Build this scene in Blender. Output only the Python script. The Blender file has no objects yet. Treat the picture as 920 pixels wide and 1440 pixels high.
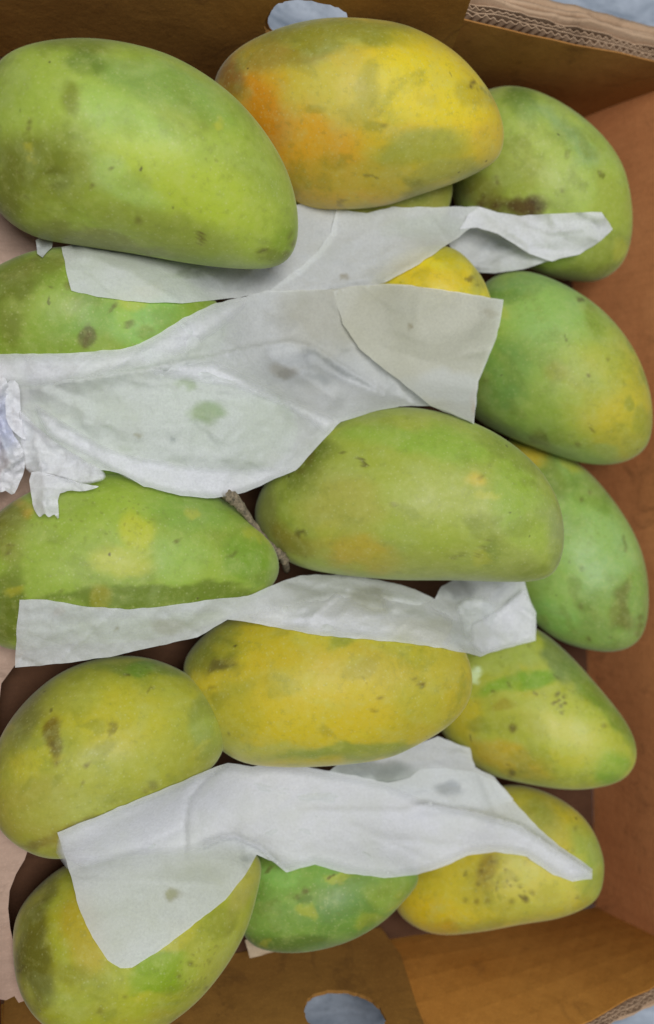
import bpy, bmesh, math, random
import numpy as np
from mathutils import Vector, Matrix
from mathutils.bvhtree import BVHTree
from mathutils.geometry import delaunay_2d_cdt

random.seed(7); rng = np.random.default_rng(7)
S = bpy.context.scene
COL = S.collection

# ------------------------------------------------------------------ camera
F_PX = 1300.0                      # focal length in pixels of a 920 px wide picture
TILT = math.radians(20.3)
EYE = np.array([0.0, 0.0, 0.475])
FWD = np.array([math.sin(TILT), 0, -math.cos(TILT)])
RGT = np.array([math.cos(TILT), 0, math.sin(TILT)])
UPV = np.array([0.0, 1.0, 0.0])
cd = bpy.data.cameras.new('camera'); cam = bpy.data.objects.new('camera', cd); COL.objects.link(cam)
cd.sensor_fit = 'HORIZONTAL'; cd.sensor_width = 36.0; cd.lens = F_PX / 920 * 36.0
cd.clip_start = 0.01; cd.clip_end = 50
cd.dof.use_dof = True; cd.dof.focus_distance = 0.362; cd.dof.aperture_fstop = 9.0
cam.matrix_world = Matrix(((RGT[0], UPV[0], -FWD[0], EYE[0]), (RGT[1], UPV[1], -FWD[1], EYE[1]),
                           (RGT[2], UPV[2], -FWD[2], EYE[2]), (0, 0, 0, 1)))
S.camera = cam

# ------------------------------------------------------------------ light
W = bpy.data.worlds.new('World'); S.world = W; W.use_nodes = True
bg = W.node_tree.nodes['Background']; bg.inputs['Color'].default_value = (0.84, 0.92, 1.0, 1); bg.inputs['Strength'].default_value = 0.24

def area(name, loc, aim, size, power, color):
    l = bpy.data.lights.new(name, 'AREA'); l.shape = 'RECTANGLE'; l.size, l.size_y = size; l.energy = power; l.color = color
    o = bpy.data.objects.new(name, l); COL.objects.link(o); o.location = loc
    o.rotation_euler = (Vector(aim) - Vector(loc)).to_track_quat('-Z', 'Y').to_euler()
    return o
area('ceiling_lamp', (-0.04, 0.13, 1.40), (0.13, 0, 0.1), (0.58, 0.42), 14.6, (1.0, 0.985, 0.955))
S.view_settings.view_transform = 'Standard'; S.view_settings.look = 'None'
S.view_settings.gamma = 1; S.view_settings.exposure = -0.10
S.cycles.max_bounces = 8; S.cycles.transparent_max_bounces = 12

# ------------------------------------------------------------------ helpers
def ray(u, v):
    u = np.asarray(u, float); v = np.asarray(v, float)
    return F_PX * FWD + (u[..., None] - 460) * RGT + (720 - v[..., None]) * UPV

def P(u, v, z):                     # point of the horizontal plane z seen in direction (u, v)
    d = ray(u, v); t = (z - EYE[2]) / d[..., 2]
    return EYE + d * t[..., None]

def PD(u, v, dep):                  # point at a given distance along the view axis
    return EYE + ray(u, v) * (np.asarray(dep) / F_PX)[..., None]

def proj(p):
    q = np.asarray(p) - EYE; dep = q @ FWD
    return 460 + F_PX * (q @ RGT) / dep, 720 - F_PX * (q @ UPV) / dep, dep

def lin(r, g, b, k=1.0):
    f = lambda c: (c / 255 / 12.92 if c / 255 <= 0.04045 else ((c / 255 + 0.055) / 1.055) ** 2.4) * k
    return np.array([f(r), f(g), f(b)])

def _hash(ix, iy, iz, seed):
    h = (ix * 374761393 + iy * 668265263 + iz * 2147483647 + seed * 1274126177) & 0xffffffff
    h = ((h ^ (h >> 13)) * 1274126177) & 0xffffffff
    h = h ^ (h >> 16)
    return (h & 0xffff) / 65535.0 * 2 - 1

def noise3(p, scale, seed=0):
    q = np.asarray(p, float) * scale + 1000.0
    i = np.floor(q).astype(np.int64); f = q - i; f = f * f * (3 - 2 * f)
    r = 0
    for dx in (0, 1):
        for dy in (0, 1):
            for dz in (0, 1):
                w = (f[..., 0] if dx else 1 - f[..., 0]) * (f[..., 1] if dy else 1 - f[..., 1]) * (f[..., 2] if dz else 1 - f[..., 2])
                r = r + w * _hash(i[..., 0] + dx, i[..., 1] + dy, i[..., 2] + dz, seed)
    return r

def fbm(p, scale, oct=4, seed=0):
    return sum(noise3(p, scale * 2 ** k, seed + k * 17) * 0.5 ** k for k in range(oct))

def uv3(u, v, k=0.0):
    return np.stack([u, v, np.full_like(u, k)], -1)

def catmull(pts, n=10, closed=True):
    pts = np.array(pts, float); m = len(pts); out = []
    for i in range(m if closed else m - 1):
        g = (lambda k: pts[(i + k) % m]) if closed else (lambda k: pts[min(max(i + k, 0), m - 1)])
        p0, p1, p2, p3 = g(-1), g(0), g(1), g(2)
        for t in np.linspace(0, 1, n, endpoint=False):
            out.append(0.5 * (2 * p1 + (p2 - p0) * t + (2 * p0 - 5 * p1 + 4 * p2 - p3) * t * t + (3 * p1 - p0 - 3 * p2 + p3) * t ** 3))
    if not closed: out.append(pts[-1])
    return np.array(out)

def link_mesh(name, verts, faces, mat, parent=None, smooth=True, attr=None, local=None):
    me = bpy.data.meshes.new(name)
    me.from_pydata([tuple(v) for v in verts], [], [tuple(int(i) for i in f) for f in faces]); me.update()
    if attr:
        for an, arr in attr.items():
            a = me.color_attributes.new(an, 'FLOAT_COLOR', 'POINT')
            c = np.ones((len(verts), 4), np.float32); c[:, :arr.shape[1]] = arr
            a.data.foreach_set('color', c.ravel())
    if smooth: me.polygons.foreach_set('use_smooth', [True] * len(me.polygons))
    me.materials.append(mat)
    o = bpy.data.objects.new(name, me); COL.objects.link(o)
    if parent: o.parent = parent
    return o

def empty(name, label=None, cat=None, loc=(0, 0, 0), group=None):
    o = bpy.data.objects.new(name, None); COL.objects.link(o); o.location = loc; o.empty_display_size = 0.02
    return tag(o, label, cat, group)

def tag(o, label=None, cat=None, group=None, kind=None):
    if label: o['label'] = label
    if cat: o['category'] = cat
    if group: o['group'] = group
    if kind: o['kind'] = kind
    return o

# ------------------------------------------------------------------ materials
class NT:
    def __init__(s, name):
        s.m = bpy.data.materials.new(name); s.m.use_nodes = True; s.t = s.m.node_tree; s.t.nodes.clear()
        s.out = s.n('ShaderNodeOutputMaterial')
    def n(s, typ, **kw):
        x = s.t.nodes.new(typ)
        for k, v in kw.items(): setattr(x, k, v)
        return x
    def l(s, a, b): s.t.links.new(a, b)
    def val(s, sock, v):
        if hasattr(v, 'links') or isinstance(v, bpy.types.NodeSocket): s.l(v, sock)
        else: sock.default_value = v
    def coord(s, which='Object', scale=(1, 1, 1), loc=(0, 0, 0), rot=(0, 0, 0)):
        c = s.n('ShaderNodeTexCoord'); m = s.n('ShaderNodeMapping')
        m.inputs['Scale'].default_value = scale; m.inputs['Location'].default_value = loc; m.inputs['Rotation'].default_value = rot
        s.l(c.outputs[which], m.inputs[0]); return m.outputs[0]
    def noise(s, vec, scale, detail=4, rough=0.55, dist=0.0):
        x = s.n('ShaderNodeTexNoise'); s.l(vec, x.inputs['Vector']); x.inputs['Scale'].default_value = scale
        x.inputs['Detail'].default_value = detail; x.inputs['Roughness'].default_value = rough; x.inputs['Distortion'].default_value = dist
        return x.outputs['Fac']
    def ramp(s, fac, stops):
        r = s.n('ShaderNodeValToRGB'); s.l(fac, r.inputs[0]); e = r.color_ramp.elements
        while len(e) < len(stops): e.new(0.5)
        for k, (p, c) in enumerate(stops):
            e[k].position = p; e[k].color = (c, c, c, 1) if np.isscalar(c) else (*c, 1)
        return r.outputs[0]
    def mix(s, a, b, f, mode='MIX'):
        x = s.n('ShaderNodeMix', data_type='RGBA', blend_type=mode)
        s.val(x.inputs[0], f)
        for sock, v in ((x.inputs[6], a), (x.inputs[7], b)):
            if isinstance(v, bpy.types.NodeSocket): s.l(v, sock)
            else: sock.default_value = (*v, 1)
        return x.outputs[2]
    def math(s, op, a, b=None):
        x = s.n('ShaderNodeMath', operation=op); s.val(x.inputs[0], a)
        if b is not None: s.val(x.inputs[1], b)
        return x.outputs[0]
    def bump(s, h, strength, dist, prev=None):
        b = s.n('ShaderNodeBump'); b.inputs['Strength'].default_value = strength; b.inputs['Distance'].default_value = dist
        s.l(h, b.inputs['Height'])
        if prev is not None: s.l(prev, b.inputs['Normal'])
        return b.outputs[0]

def mango_material():
    t = NT('mango_skin')
    a = t.n('ShaderNodeAttribute', attribute_name='skin').outputs['Color']
    info = t.n('ShaderNodeObjectInfo').outputs['Random']
    vec0 = t.coord()
    off = t.n('ShaderNodeVectorMath', operation='ADD'); t.l(vec0, off.inputs[0])
    k = t.math('MULTIPLY', info, 37.0); t.l(k, off.inputs[1])
    vec = off.outputs[0]
    # soft mottling in patches, with firmer edges like rubbed bloom
    n1 = t.noise(vec, 48, 6, 0.66, 0.5)
    m1 = t.ramp(n1, [(0.40, 0), (0.60, 1)])
    c = t.mix(a, (0.90, 0.98, 0.45), t.math('MULTIPLY', m1, 0.42), 'MULTIPLY')
    wob = t.n('ShaderNodeMix', data_type='VECTOR'); wn = t.n('ShaderNodeTexNoise'); t.l(vec, wn.inputs['Vector']); wn.inputs['Scale'].default_value = 130; wn.inputs['Detail'].default_value = 3
    wob.inputs[0].default_value = 0.006; t.l(vec, wob.inputs[4]); t.l(wn.outputs['Color'], wob.inputs[5]); wvec = wob.outputs[1]
    n2 = t.noise(vec, 52, 8, 0.68, 0.3)
    c = t.mix(c, (0.44, 0.52, 0.20), t.math('MULTIPLY', t.ramp(n2, [(0.50, 0), (0.64, 1)]), 0.20))
    n3 = t.noise(vec, 38, 6, 0.7, 0.3)
    c = t.mix(c, (0.17, 0.22, 0.015), t.math('MULTIPLY', t.ramp(n3, [(0.55, 0), (0.68, 1)]), 0.38))
    n4 = t.noise(vec, 260, 5, 0.75)
    c = t.mix(c, (0.58, 0.60, 0.20), t.math('MULTIPLY', t.ramp(n4, [(0.50, 0), (0.68, 1)]), 0.20))
    c = t.mix(c, (0.20, 0.22, 0.05), t.math('MULTIPLY', t.ramp(n4, [(0.32, 1), (0.46, 0)]), 0.28))
    # pale lenticels
    v = t.n('ShaderNodeTexVoronoi'); t.l(vec, v.inputs['Vector']); v.inputs['Scale'].default_value = 460; v.inputs['Randomness'].default_value = 1
    dots = t.ramp(v.outputs['Distance'], [(0.08, 1), (0.26, 0)])
    c = t.mix(c, (0.60, 0.64, 0.30), t.math('MULTIPLY', dots, 0.22))
    # sparse dark specks of sap and rot
    v2 = t.n('ShaderNodeTexVoronoi'); t.l(wvec, v2.inputs['Vector']); v2.inputs['Scale'].default_value = 105
    wh = t.n('ShaderNodeTexWhiteNoise'); t.l(v2.outputs['Position'], wh.inputs['Vector'])
    keep = t.math('GREATER_THAN', wh.outputs['Value'], 0.80)
    sp = t.math('MULTIPLY', t.ramp(v2.outputs['Distance'], [(0.03, 1), (0.095, 0)]), keep)
    c = t.mix(c, (0.07, 0.05, 0.012), t.math('MULTIPLY', sp, 0.75))
    # clustered rusty flecks
    v3 = t.n('ShaderNodeTexVoronoi'); t.l(wvec, v3.inputs['Vector']); v3.inputs['Scale'].default_value = 330
    cl = t.ramp(t.noise(vec, 24, 3, 0.5), [(0.60, 0), (0.70, 1)])
    sp3 = t.math('MULTIPLY', t.ramp(v3.outputs['Distance'], [(0.15, 1), (0.30, 0)]), cl)
    c = t.mix(c, (0.12, 0.08, 0.015), t.math('MULTIPLY', sp3, 0.26))
    # short dry scars
    sv = t.n('ShaderNodeMapping'); t.l(wvec, sv.inputs[0]); sv.inputs['Scale'].default_value = (1, 0.32, 1); sv.inputs['Rotation'].default_value = (0.3, 0.5, 0.7)
    v5 = t.n('ShaderNodeTexVoronoi'); t.l(sv.outputs[0], v5.inputs['Vector']); v5.inputs['Scale'].default_value = 90
    w5 = t.n('ShaderNodeTexWhiteNoise'); t.l(v5.outputs['Position'], w5.inputs['Vector'])
    s5 = t.math('MULTIPLY', t.ramp(v5.outputs['Distance'], [(0.03, 1), (0.08, 0)]), t.math('GREATER_THAN', w5.outputs['Value'], 0.86))
    c = t.mix(c, (0.09, 0.07, 0.02), t.math('MULTIPLY', s5, 0.6))
    p = t.n('ShaderNodeBsdfPrincipled'); t.l(c, p.inputs['Base Color'])
    t.l(t.ramp(n1, [(0.3, 0.40), (0.7, 0.60)]), p.inputs['Roughness'])
    p.inputs['Specular IOR Level'].default_value = 0.42
    p.inputs['Sheen Weight'].default_value = 0.20; p.inputs['Sheen Roughness'].default_value = 0.45
    p.inputs['Sheen Tint'].default_value = (0.90, 0.95, 0.80, 1)
    p.inputs['Subsurface Weight'].default_value = 0.12; p.inputs['Subsurface Scale'].default_value = 0.004
    p.inputs['Subsurface Radius'].default_value = (1.0, 0.8, 0.2)
    b = t.bump(t.noise(vec, 420, 3, 0.5), 0.25, 0.0004)
    b = t.bump(t.noise(vec, 70, 3, 0.5), 0.35, 0.0012, b)
    t.l(b, p.inputs['Normal']); t.l(p.outputs[0], t.out.inputs[0]); return t.m

def paper_material(name, tint, clear=0.13):
    t = NT(name)
    a = t.n('ShaderNodeAttribute', attribute_name='stain_and_shade').outputs['Color']
    vec = t.coord()
    fib = t.noise(vec, 900, 4, 0.7, 0.4); cloud = t.noise(vec, 45, 5, 0.6)
    c = t.mix(tint, tuple(x * 0.86 for x in tint), t.ramp(fib, [(0.35, 0), (0.7, 1)]))
    c = t.mix(c, (0.80, 0.83, 0.76), t.math('MULTIPLY', t.ramp(cloud, [(0.45, 0), (0.8, 1)]), 0.6))
    c = t.mix(c, a, 1.0, 'MULTIPLY')
    p = t.n('ShaderNodeBsdfPrincipled'); t.l(c, p.inputs['Base Color']); p.inputs['Roughness'].default_value = 0.72
    p.inputs['Specular IOR Level'].default_value = 0.18
    nb = t.bump(t.noise(vec, 1400, 3, 0.6), 0.3, 0.0002)
    cr = t.n('ShaderNodeTexVoronoi', feature='DISTANCE_TO_EDGE'); t.l(t.coord(scale=(1, 1.5, 1)), cr.inputs['Vector']); cr.inputs['Scale'].default_value = 62
    nb = t.bump(t.ramp(cr.outputs['Distance'], [(0.0, 0), (0.05, 1)]), 0.10, 0.0005, nb)
    nb = t.bump(t.noise(vec, 110, 4, 0.55, 0.5), 0.16, 0.0010, nb)
    t.l(nb, p.inputs['Normal'])
    tr = t.n('ShaderNodeBsdfTranslucent'); t.l(c, tr.inputs['Color']); t.l(nb, tr.inputs['Normal'])
    tp = t.n('ShaderNodeBsdfTransparent')
    m1 = t.n('ShaderNodeMixShader'); m1.inputs[0].default_value = 0.30; t.l(p.outputs[0], m1.inputs[1]); t.l(tr.outputs[0], m1.inputs[2])
    al = t.n('ShaderNodeAttribute', attribute_name='wet').outputs['Fac']
    f = t.math('ADD', t.math('MULTIPLY', t.ramp(cloud, [(0.3, 0.75), (0.75, 1.25)]), clear), al)
    m2 = t.n('ShaderNodeMixShader'); t.l(f, m2.inputs[0]); t.l(m1.outputs[0], m2.inputs[1]); t.l(tp.outputs[0], m2.inputs[2])
    t.l(m2.outputs[0], t.out.inputs[0]); return t.m

def card_material(name, base, dark, worn=0.0):
    t = NT(name); vec = t.coord()
    streak = t.noise(t.coord(scale=(1, 6, 1)), 60, 5, 0.6)
    big = t.noise(vec, 14, 4, 0.6, 0.6)
    c = t.mix(base, dark, t.ramp(big, [(0.35, 0), (0.72, 1)]))
    c = t.mix(c, tuple(x * 0.72 for x in dark), t.math('MULTIPLY', t.ramp(streak, [(0.45, 0), (0.8, 1)]), 0.45))
    fb = t.noise(vec, 700, 3, 0.7)
    c = t.mix(c, tuple(min(1, x * 1.35) for x in base), t.math('MULTIPLY', t.ramp(fb, [(0.5, 0), (0.8, 1)]), 0.35))
    st = t.noise(vec, 30, 6, 0.7, 1.5)
    c = t.mix(c, (0.06, 0.025, 0.012), t.math('MULTIPLY', t.ramp(st, [(0.56, 0), (0.72, 1)]), 0.42 + worn))
    p = t.n('ShaderNodeBsdfPrincipled'); t.l(c, p.inputs['Base Color']); p.inputs['Roughness'].default_value = 0.78
    p.inputs['Specular IOR Level'].default_value = 0.2
    fl = t.n('ShaderNodeTexWave', wave_type='BANDS', bands_direction='X'); t.l(vec, fl.inputs['Vector']); fl.inputs['Scale'].default_value = 55; fl.inputs['Distortion'].default_value = 1.0
    nb = t.bump(fl.outputs['Fac'], 0.10, 0.0006)
    nb = t.bump(t.noise(vec, 240, 5, 0.65), 0.4, 0.0007, nb)
    t.l(nb, p.inputs['Normal']); t.l(p.outputs[0], t.out.inputs[0]); return t.m

def ground_material():
    t = NT('grey_blue_cloth'); vec = t.coord()
    n = t.noise(t.coord(scale=(1, 2.6, 1), rot=(0, 0, 0.5)), 16, 6, 0.6, 1.4)
    c = t.mix((0.13, 0.17, 0.23), (0.50, 0.56, 0.66), t.ramp(n, [(0.35, 0), (0.66, 1)]))
    n2 = t.noise(vec, 300, 4, 0.7)
    c = t.mix(c, (0.10, 0.13, 0.17), t.math('MULTIPLY', t.ramp(n2, [(0.5, 0), (0.8, 1)]), 0.5))
    p = t.n('ShaderNodeBsdfPrincipled'); t.l(c, p.inputs['Base Color']); p.inputs['Roughness'].default_value = 0.8
    nb = t.bump(n, 0.5, 0.004); t.l(t.bump(n2, 0.4, 0.0006, nb), p.inputs['Normal']); t.l(p.outputs[0], t.out.inputs[0]); return t.m

M_MANGO = mango_material()
M_PAPER = paper_material('tissue', (0.91, 0.94, 0.96), 0.17)
M_PAPER_THICK_LIT = paper_material('tissue_doubled_lit_fold', (0.94, 0.95, 1.0), 0.06)  # doubled tissue; its whiter bands also paint light caught by the folds
M_CARD = card_material('brown_cardboard', (0.42, 0.20, 0.055), (0.33, 0.14, 0.035))
M_CARD_RED = card_material('reddish_cardboard', (0.60, 0.255, 0.10), (0.50, 0.19, 0.07))
M_CARD_FRONT = card_material('ochre_cardboard', (0.50, 0.225, 0.045), (0.40, 0.16, 0.026))
M_CARD_OLD = card_material('scuffed_cardboard', (0.34, 0.17, 0.038), (0.22, 0.10, 0.022), 0.15)
M_CARD_FLOOR = card_material('gap_shaded_cardboard', (0.10, 0.045, 0.022), (0.06, 0.026, 0.013))  # darkened so the shade between the mangoes sits in the floor colour
M_CARD_PALE = card_material('pale_pinkish_cardboard', (0.50, 0.36, 0.29), (0.40, 0.28, 0.22))
M_FLUTE = card_material('raw_corrugated_edge', (0.52, 0.36, 0.24), (0.40, 0.26, 0.16))
M_GROUND = ground_material()

# ------------------------------------------------------------------ ground and box
Z_FLOOR, Z_RIM = 0.045, 0.12
def ground():
    n = 60; xs = np.linspace(-1.6, 2.2, n); ys = np.linspace(-1.8, 1.8, n)
    X, Y = np.meshgrid(xs, ys); Zz = 0.030 + 0.004 * fbm(np.stack([X, Y, X * 0], -1).reshape(-1, 3), 6, 3).reshape(X.shape)
    v = np.stack([X, Y, Zz], -1).reshape(-1, 3)
    f = [(j * n + i, j * n + i + 1, (j + 1) * n + i + 1, (j + 1) * n + i) for j in range(n - 1) for i in range(n - 1)]
    o = link_mesh('ground', v, f, M_GROUND); o['kind'] = 'structure'
ground()

def plate(name, fmap, outline, holes, th, mat, parent, nrm, step=0.012):
    """sheet of cardboard: outline/holes in (s, t) metres -> fmap -> 3D; extruded by th along nrm"""
    def dense(poly):
        out = []
        poly = [np.array(p, float) for p in poly]
        for a, b in zip(poly, poly[1:] + poly[:1]):
            k = max(1, int(np.linalg.norm(b - a) / step))
            out += [a + (b - a) * i / k for i in range(k)]
        return out
    loops = [dense(outline)] + [[np.array(p, float) for p in h] for h in holes]
    pts, edges = [], []
    for lp in loops:
        b = len(pts); pts += lp; edges += [(b + i, b + (i + 1) % len(lp)) for i in range(len(lp))]
    arr = np.array(pts); lo, hi = arr[:len(loops[0])].min(0), arr[:len(loops[0])].max(0)
    for s in np.arange(lo[0] + step / 2, hi[0], step):
        for t in np.arange(lo[1] + step / 2, hi[1], step): pts.append(np.array([s, t]))
    vs, es, fs, *_ = delaunay_2d_cdt([Vector(p) for p in pts], edges, [], 5 if False else 2, 1e-7)
    def inside(p, lp):
        c = False; n = len(lp)
        for i in range(n):
            a, b = lp[i], lp[(i + 1) % n]
            if (a[1] > p[1]) != (b[1] > p[1]) and p[0] < (b[0] - a[0]) * (p[1] - a[1]) / (b[1] - a[1]) + a[0]: c = not c
        return c
    F = []
    vs = [np.array(v) for v in vs]
    for f in fs:
        c = sum(vs[i] for i in f) / len(f)
        if inside(c, loops[0]) and not any(inside(c, h) for h in loops[1:]): F.append(tuple(f))
    return extrude_sheet(name, np.array([fmap(*v) for v in vs]), F, th, mat, parent, nrm)

def extrude_sheet(name, A, F, th, mat, parent, nrm, smooth=False):
    nrm = np.array(nrm, float); nrm /= np.linalg.norm(nrm)
    B = A + nrm * th; n = len(A)
    cnt = {}
    for f in F:
        for a, b in zip(f, f[1:] + f[:1]):
            cnt[(a, b)] = 1
    rim = [(a, b) for (a, b) in cnt if (b, a) not in cnt]
    faces = [tuple(f) for f in F] + [tuple(i + n for i in reversed(f)) for f in F] + [(b, a, a + n, b + n) for a, b in rim]
    me_o = link_mesh(name, np.vstack([A, B]), faces, mat, parent, smooth=smooth)
    bm = bmesh.new(); bm.from_mesh(me_o.data)
    bmesh.ops.delete(bm, geom=[v for v in bm.verts if not v.link_faces], context='VERTS')
    bmesh.ops.recalc_face_normals(bm, faces=bm.faces)
    bm.to_mesh(me_o.data); bm.free()
    return me_o

box = empty('cardboard_box', 'open corrugated cardboard box with torn rim and hand holes holding all the mangoes', 'box', (0.15, 0, 0.035))
def boxp(p): return np.asarray(p) - np.array([0.15, 0, 0.035])

KB = P(985, 101, Z_RIM); RB = P(635, 17, Z_RIM); BB = P(800, 172, Z_FLOOR)          # back right corner
KF = P(985, 1349, Z_RIM); RF = P(810, 1440, Z_RIM); BF = P(845, 1277, Z_FLOOR)      # front right corner
def along(a, b, x): return a + (b - a) * (x - a[0]) / (b[0] - a[0])
LB_R = np.array([-0.040, RB[1] + 0.001, Z_RIM]); LB_B = np.array([-0.032, 0.205, Z_FLOOR])
LF_R = np.array([0.0035, -0.250, Z_RIM]); LF_B = np.array([0.006, -0.217, Z_FLOOR])

def wall_map(b0, b1, r0, r1, H=0.075, bow=0.0, seed=0, out=(0, 0, 0)):
    L = np.linalg.norm(b1 - b0); out = np.array(out, float)
    def f(s, t):
        a, h = s / L, t / H
        p = (b0 * (1 - a) + b1 * a) * (1 - h) + (r0 * (1 - a) + r1 * a) * h
        w = 0.0012 * fbm(np.array([[s * 12, t * 12, seed]]), 1, 3, seed)[0] + bow * math.sin(math.pi * min(max(a, 0), 1)) * max(h, 0)
        return boxp(p + out * w)
    return f, L

def jag(s0, s1, t, amp, n, seed):
    r = random.Random(seed)
    return [(s1 + (s0 - s1) * i / n, t + r.uniform(-amp, amp)) for i in range(n + 1)]

def flutes(name, b0, b1, r0, r1, outdir, mat, top=0.0752, depth=0.014, seed=0, s0=0.0, s1=1.0, pitch=0.0042):
    """double-wall corrugation seen end-on along the rim: two wavy mediums and two outer liners"""
    H = 0.075; L = np.linalg.norm(r1 - r0); outdir = np.array(outdir, float); outdir /= np.linalg.norm(outdir)
    V, F = [], []
    def strip(offs_fn, th=0.00042, ds=0.0006, topf=None):
        n = int(L * (s1 - s0) / ds); base = len(V)
        for i in range(n + 1):
            s = s0 + (s1 - s0) * i / n
            off = offs_fn(s * L)
            tt = top + (topf(s * L) if topf else 0)
            for h, o2 in ((tt, 0), (tt, th), (tt - depth, 0), (tt - depth, th)):
                hh = h / H
                p = (b0 * (1 - s) + b1 * s) * (1 - hh) + (r0 * (1 - s) + r1 * s) * hh
                V.append(boxp(p + outdir * (off + o2)))
        for i in range(n):
            a = base + 4 * i; b = a + 4
            F.extend([(a, b, b + 1, a + 1), (a, a + 2, b + 2, b), (a + 1, b + 1, b + 3, a + 3)])
    nz = lambda s, k: float(fbm(np.array([[s * 1.0, k, seed]]), 60, 2, seed)[0])
    wob = lambda s, k: 0.0009 * nz(s * .6, k)
    w = 2 * math.pi / pitch
    amp = lambda s, k: 0.35 + 0.65 * min(1, max(0, 0.75 + nz(s * 0.25, k)))
    strip(lambda s: 0.0028 + 0.0010 * amp(s, 21) * math.sin(w * s + 1.5 * nz(s * 0.3, 3)) + wob(s, 1), topf=lambda s: 0.0005 * nz(s * 3, 5))
    strip(lambda s: 0.0044 + wob(s, 1), topf=lambda s: 0.0008 * nz(s * 2, 9) )
    strip(lambda s: 0.0061 + 0.0010 * amp(s, 27) * math.sin(w * 1.12 * s + 1.5 * nz(s * 0.3, 13)) + wob(s, 1), topf=lambda s: 0.0005 * nz(s * 3, 6))
    strip(lambda s: 0.0078 + wob(s, 1), topf=lambda s: 0.0010 * nz(s * 2, 11))
    return link_mesh(name, V, F, mat, box, smooth=False)

# floor of the box
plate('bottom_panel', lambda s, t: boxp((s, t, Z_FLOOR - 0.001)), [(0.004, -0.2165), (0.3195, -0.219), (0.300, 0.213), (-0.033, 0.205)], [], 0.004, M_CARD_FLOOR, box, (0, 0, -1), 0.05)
# right wall
fr, Lr = wall_map(BF, BB, KF, KB, out=(1, 0, 0), seed=3)
o = plate('side_wall', fr, [(0, -0.004), (Lr, -0.004)] + jag(0, Lr, 0.0765, 0.0004, 24, 5), [], 0.0006, M_CARD_RED, box, (1, 0, 0))
flutes('corrugated_edge', BF, BB, KF, KB, (1, 0, 0), M_FLUTE, seed=5, s0=0.02, s1=0.965)
# left wall, seen almost edge-on
fl_, Ll = wall_map(LF_B, LB_B, LF_R, LB_R, out=(-1, 0, 0), seed=4)
plate('side_wall', fl_, [(0, -0.004), (Ll, -0.004)] + jag(0, Ll, 0.0765, 0.0004, 24, 6), [], 0.0006, M_CARD_RED, box, (-1, 0, 0))
flutes('corrugated_edge', LF_B, LB_B, LF_R, LB_R, (-1, 0, 0), M_FLUTE, seed=6)
# back wall with hand hole
def ellipse(cs, ct, a, b, n=28, p=2.6, rot=0.0):
    out = []
    for i in range(n):
        q = 2 * math.pi * i / n; c, s_ = math.cos(q), math.sin(q)
        x = a * abs(c) ** (2 / p) * (1 if c > 0 else -1); y = b * abs(s_) ** (2 / p) * (1 if s_ > 0 else -1)
        out.append((cs + x * math.cos(rot) - y * math.sin(rot), ct + x * math.sin(rot) + y * math.cos(rot)))
    return out
def rough(pts, amp=0.0004):
    r = random.Random(4); return [(x + r.uniform(-amp, amp), y + r.uniform(-amp, amp)) for x, y in pts]
RBl = along(RB, KB, LB_R[0]); RBl[1] = LB_R[1]
fb_, Lb = wall_map(LB_B, BB, LB_R, KB, out=(0, 1, 0), seed=8)
HOLE_B = 0.131 - LB_B[0]
plate('end_wall', fb_, [(0, -0.004), (Lb, -0.004)] + jag(0, Lb, 0.0765, 0.0005, 30, 7), [ellipse(HOLE_B, 0.056, 0.021, 0.019)], 0.0006, M_CARD, box, (0, 1, 0))
flutes('corrugated_edge', LB_B, BB, LB_R, KB, (0, 1, 0), M_FLUTE, seed=7, s0=0.60)
# doubled inner panel on the left half of the back wall
ib0, ib1 = LB_B + (0, -0.0065, 0), np.array([0.20, 0.2035, Z_FLOOR])
ir0, ir1 = np.array([-0.040, 0.2085, Z_RIM]), np.array([0.2, 0.2105, Z_RIM])
fi, Li = wall_map(ib0, ib1, ir0, ir1, out=(0, 1, 0), seed=9)
eu = 0.2; 
plate('inner_panel', fi, [(0, 0), (Li + 0.012, 0), (Li + 0.004, 0.03), (Li - 0.006, 0.075), (Li - 0.012, 0.096)] + jag(0, Li - 0.02, 0.1, 0.0008, 16, 11), [rough(ellipse(HOLE_B, 0.056, 0.0175, 0.0155, n=60))], 0.0025, M_CARD_OLD, box, (0, 1, 0))
# front wall
RFe = along(RF, KF, 0.0)
fq, Lq = wall_map(LF_B, BF, LF_R, KF, out=(0, -1, 0), seed=12)
def ff(s, t):
    p = fq(s, t) + np.array([0.15, 0, 0.035])
    a = s / Lq; h = t / 0.075
    # the rim swings outwards in a bow as the torn flap leans out
    tgt = RF[1] + (KF[1] - RF[1]) * (p[0] - RF[0]) / (KF[0] - RF[0])
    tgt = max(tgt, -0.252)
    p[1] = p[1] * (1 - h) + (tgt * h + (1 - h) * p[1]) * h if h > 0 else p[1]
    return boxp(p)
plate('end_wall', ff, [(0, -0.004), (Lq, -0.004)] + jag(0, Lq, 0.0762, 0.0007, 30, 9), [ellipse(0.143, 0.036, 0.028, 0.036)], 0.0006, M_CARD_FRONT, box, (0, -1, 0))
def front_flute():
    xs0 = 0.60
    b0 = boxp((0, 0, 0)) * 0
    a0 = RF - (KF - RF) * 0.35; flutes('corrugated_edge', a0 + (0, 0, -0.075), KF + (0, 0, -0.075), a0, KF, (0.25, -1, 0), M_FLUTE, seed=19, pitch=0.0036, depth=0.008)
front_flute()
jb0, jb1 = LF_B + (0.002, 0.006, 0), np.array([0.182, -0.2110, Z_FLOOR])
jr0, jr1 = np.array([0.004, -0.234, Z_RIM]), np.array([0.182, -0.232, Z_RIM])
fj, Lj = wall_map(jb0, jb1, jr0, jr1, out=(0, -1, 0), seed=14)
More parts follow.
